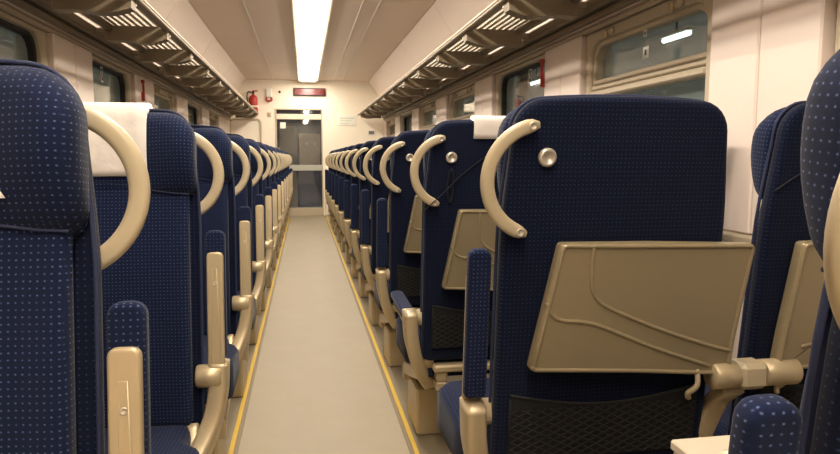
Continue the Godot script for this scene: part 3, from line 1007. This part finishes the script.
func build_details() -> void:
	cloth_over(seat_at["l2"], 0.098, 0.372, 0.592, 0.72)
	tag(shared.last, "white cloth over the headrest of the second seat facing the camera", "headrest cloth", "headrest cloths")
	cloth_over(seat_at["l1"], 0.066, 0.372, 0.588, 0.72, 0.12)
	tag(shared.last, "white cloth corner on the nearest headrest, at the picture's left edge", "headrest cloth", "headrest cloths")
	cloth_over(seat_at["r2"], 0.136, 0.38, 0.585, 0.705)
	tag(shared.last, "white cloth over the headrest behind the nearest whole seat's handle", "headrest cloth", "headrest cloths")
	cloth_over(seat_at["r8"], 0.12, 0.30, 0.585, 0.705)
	tag(shared.last, "small white cloth on a far headrest among the seats facing away", "headrest cloth", "headrest cloths")
	# cords across two backs
	var lean := Transform3D(Basis(Vector3.RIGHT, deg_to_rad(LEAN)), Vector3(0, SEAT_Y, -0.065))
	var c1 := sweep(spline([Vector3(0.185, 0.655, 0.004), Vector3(0.10, 0.59, 0.006), Vector3(0.03, 0.53, 0.03), Vector3(-0.016, 0.49, 0.034), Vector3(-0.028, 0.475, 0.03)], 5), circle(0.0018, 6), Vector3(0, 0, 1))
	tag(part("cord", c1, M.cord, self, seat_at["r2"].transform * lean), "dark cord slung from coat hook to handle on the second back", "cord")
	var loop := []
	for k in 17:
		var a := TAU * k / 16
		loop.append(Vector3(0.062 + 0.009 * sin(a), 0.60 - 0.045 + 0.055 * cos(a), 0.008 + 0.012 * maxf(cos(a), 0.0)))
	tag(part("cord_loop", sweep(loop, circle(0.0028, 6), Vector3(0, 0, 1)), M.cord, self, seat_at["r2"].transform * lean), "dark loop hanging from the coat hook of the second back", "cord")
	var c2 := sweep(spline([Vector3(-0.012, 0.575, 0.004), Vector3(0.05, 0.615, 0.004), Vector3(0.13, 0.655, 0.004)], 5), circle(0.0018, 6), Vector3(0, 0, 1))
	tag(part("cord", c2, M.cord, self, Transform3D(Basis(), seat_at["r1"].position + Vector3(PAIR, 0, 0)) * lean), "thin blue cord slanting across the back of the window seat", "cord")
	# pale box at the bottom of the picture
	var bx := thing("pale_box", Vector3(0.432, 0.520, -0.855))
	tag(bx, "pale beige box at the bottom edge, beside the blotched blue armrest", "box")
	part("box_body", box(Vector3(0, 0, 0), Vector3(0.12, 0.112, 0.12), 0.003), M.box, bx)
	part("lid", box(Vector3(-0.003, 0.112, -0.003), Vector3(0.123, 0.128, 0.123), 0.003), M.box, bx)
	# hammers
	hammer(1, Vector3(WALL_X, 1.58, -3.97), "red emergency hammer on the wall panel beside the seats facing away")
	hammer(-1, Vector3(-WALL_X, 1.60, -5.73), "red emergency hammer on the wall panel behind the seats facing the camera")
	sticker(1, Vector3(OUT_X - 0.095, 1.605, -4.30), Vector2(0.045, 0.09), M.dark, "dark emergency sticker on the window beside the red hammer")
	sticker(-1, Vector3(-OUT_X + 0.095, 1.61, -4.75), Vector2(0.045, 0.10), M.dark, "dark sticker on the window over the white headrest cloth")
	sticker(1, Vector3(OUT_X - 0.095, 1.525, -2.77), Vector2(0.05, 0.05), M.white, "white pictogram sticker low on the nearest tilting pane")
	sticker(1, Vector3(OUT_X - 0.095, 1.61, -2.78), Vector2(0.03, 0.03), M.white, "tiny white sticker high on the nearest tilting pane")
	# lamps over the platform outside the window
	var canopy := structure("platform_roof", "dark platform roof outside holding the tube lamps", "roof")
	part("roof_slab", box(Vector3(3.4, 3.46, -22), Vector3(5.6, 3.6, 2)), M.dark, canopy)
	for z in [-5.0, -16.0]: part("column", box(Vector3(5.2, -0.6, z - 0.1), Vector3(5.4, 3.46, z + 0.1), 0.02), M.dark, canopy)
	for z in [-7.75, -12.8]:
		var pl := thing("platform_lamp", Vector3(4.5, 2.56, z))
		tag(pl, "bright tube lamp outside, seen through the %s window beside the seats facing away" % ("nearest tilting" if z > -9 else "fixed"), "lamp", "platform lamps")
		part("lamp_housing", box(Vector3(-0.05, 0.028, -0.33), Vector3(0.05, 0.07, 0.33), 0.01), M.white, pl)
		part("lamp_tube", sweep([Vector3(0, 0, -0.30), Vector3(0, 0, -0.29), Vector3(0, 0, 0.29), Vector3(0, 0, 0.30)], circle(0.032, 10), Vector3(1, 0, 0), [0.6, 1, 1, 0.6]), M.tube, pl)
		part("hanger", box(Vector3(-0.01, 0.07, -0.01), Vector3(0.01, 0.9, 0.01), 0.002), M.dark, pl)
		var tl := AreaLight3D.new()
		tl.name = "platform_light"
		tl.area_size = Vector2(0.06, 0.58)
		tl.light_color = Color(0.92, 1.0, 0.97)
		tl.light_energy = 0.3
		tl.area_normalize_energy = true
		tl.area_range = 12.0
		tl.shadow_enabled = true
		tl.position = Vector3(4.5, 2.50, z)
		tl.rotation.x = -PI / 2
		add_child(tl, true)
	# end wall
	var dp := thing("display", Vector3(0.026, 2.245, END_Z))
	tag(dp, "dark red display board above the far door", "display")
	part("display_case", box(Vector3(-0.285, -0.07, 0.0), Vector3(0.285, 0.07, 0.04), 0.008), M.dark, dp)
	part("display_screen", box(Vector3(-0.268, -0.055, 0.036), Vector3(0.268, 0.055, 0.044), 0.003), M.display, dp)
	var ex := thing("fire_extinguisher", Vector3(-0.96, 1.80, END_Z + 0.10))
	tag(ex, "red fire extinguisher mounted high on the far wall", "fire extinguisher")
	part("cylinder", lathe([[0.001, 0.0], [0.05, 0.0], [0.075, 0.015], [0.075, 0.30], [0.06, 0.345], [0.022, 0.37], [0.018, 0.39], [0.001, 0.39]], 20), M.red, ex)
	part("valve", box(Vector3(-0.02, 0.385, -0.02), Vector3(0.02, 0.43, 0.02), 0.006), M.dark, ex)
	part("lever", box(Vector3(-0.015, 0.43, -0.02), Vector3(0.085, 0.448, 0.02), 0.005), M.red, ex)
	part("hose", sweep(spline([Vector3(-0.02, 0.41, 0), Vector3(-0.085, 0.42, 0.01), Vector3(-0.105, 0.33, 0.02), Vector3(-0.08, 0.20, 0.03), Vector3(-0.07, 0.12, 0.03)], 6), circle(0.011, 8), Vector3(0, 0, 1)), M.dark, ex)
	part("strap", box(Vector3(-0.080, 0.15, -0.1), Vector3(0.080, 0.18, 0.079), 0.004), M.white, ex)
	var al := thing("alarm_box", Vector3(-0.69, 2.19, END_Z))
	tag(al, "white box with a red pull handle beside the fire extinguisher", "alarm")
	part("case", box(Vector3(-0.05, -0.05, 0), Vector3(0.05, 0.11, 0.05), 0.01), M.white, al)
	part("pull_handle", sweep(spline([Vector3(-0.04, -0.05, 0.03), Vector3(-0.045, -0.10, 0.035), Vector3(0.0, -0.115, 0.035), Vector3(0.045, -0.10, 0.035), Vector3(0.04, -0.05, 0.03)], 5), circle(0.016, 8), Vector3(0, 0, 1)), M.red, al)
	var dot := thing("sensor", Vector3(-0.505, 2.24, END_Z))
	tag(dot, "small dark round sensor on the far wall beside the display board", "sensor")
	part("sensor_body", lathe([[0.001, 0], [0.022, 0], [0.02, 0.012], [0.001, 0.015]], 14), M.dark, dot, Transform3D(Basis(Vector3.RIGHT, PI / 2), Vector3()))
	var so := thing("socket_plate", Vector3(-0.695, 1.835, END_Z))
	tag(so, "small grey plate on the far wall beside the door frame", "plate")
	part("plate", box(Vector3(-0.035, -0.04, 0), Vector3(0.035, 0.04, 0.012), 0.004), M.frame, so)
	part("switch", box(Vector3(-0.018, -0.02, 0.010), Vector3(0.018, 0.02, 0.018), 0.003), M.metal, so)
	var sg := thing("sign", Vector3(0.695, 1.745, END_Z))
	tag(sg, "pale sign with faint green lines on the far wall beside the door", "sign")
	part("sign_board", box(Vector3(-0.165, -0.095, 0), Vector3(0.165, 0.095, 0.01), 0.003), M.white, sg)
	for k in 3:
		part("green_line", box(Vector3(-0.13, 0.03 - 0.045 * k, 0.009), Vector3(0.13 - 0.05 * k, 0.045 - 0.045 * k, 0.012), 0.001), M.green, sg)
	var s2 := thing("small_sign", Vector3(1.14, 1.525, END_Z))
	tag(s2, "small grey sign low on the far wall near the luggage rack end", "sign")
	part("sign_board", box(Vector3(-0.07, -0.045, 0), Vector3(0.07, 0.045, 0.01), 0.003), M.white, s2)
	part("pictogram", box(Vector3(-0.05, -0.03, 0.009), Vector3(0.05, 0.03, 0.012), 0.002), M.grey, s2)
	var hb := thing("hatch", Vector3(-1.115, 0, END_Z + 0.004))
	tag(hb, "cream hatch with a rounded metal rim on the far wall", "hatch")
	var ho := round_rect(Vector2(-0.285, 0.9), Vector2(0.285, 1.765), [0.08, 0.08, 0.08, 0.08], 7)
	var hi := round_rect(Vector2(-0.25, 0.935), Vector2(0.25, 1.73), [0.06, 0.06, 0.06, 0.06], 7)
	part("rim", ring_mesh(ho, hi, 0.0, 0.04, 0.01), M.frame, hb)
	part("leaf", pad(hi, 0.018, flat(0.0), 0.002, 2), M.endwall, hb)

func hammer(s: int, p: Vector3, label: String) -> void:
	var h := thing("emergency_hammer", p)
	tag(h, label, "hammer", "emergency hammers")
	h.rotation.y = -s * PI / 2
	part("holder", box(Vector3(-0.013, -0.085, 0), Vector3(0.013, -0.01, 0.012), 0.004), M.red, h)
	part("shaft", sweep([Vector3(0, -0.08, 0.016), Vector3(0, 0.05, 0.016), Vector3(0, 0.085, 0.016)], circle(0.009, 8), Vector3(1, 0, 0)), M.red, h)
	part("head", box(Vector3(-0.018, 0.06, 0.002), Vector3(0.018, 0.088, 0.026), 0.006), M.red, h)

func sticker(s: int, p: Vector3, size: Vector2, m: Material, label: String) -> void:
	var h := thing("window_sticker", p)
	tag(h, label, "sticker", "stickers on the window panes")
	h.rotation.y = -s * PI / 2
	part("backing", box(Vector3(-size.x / 2, -size.y / 2, 0), Vector3(size.x / 2, size.y / 2, 0.002), 0.0005), M.white, h)
	if m != M.white:
		part("print", box(Vector3(-size.x * 0.4, -size.y * 0.42, 0.0018), Vector3(size.x * 0.4, size.y * 0.42, 0.003), 0.0005), m, h)
		part("symbol", box(Vector3(-size.x * 0.16, -size.y * 0.22, 0.0028), Vector3(size.x * 0.16, size.y * 0.22, 0.004), 0.0005), M.white, h)
	else:
		part("print", box(Vector3(-size.x * 0.15, -size.y * 0.25, 0.0018), Vector3(size.x * 0.15, size.y * 0.25, 0.003), 0.0005), M.vest_blue, h)
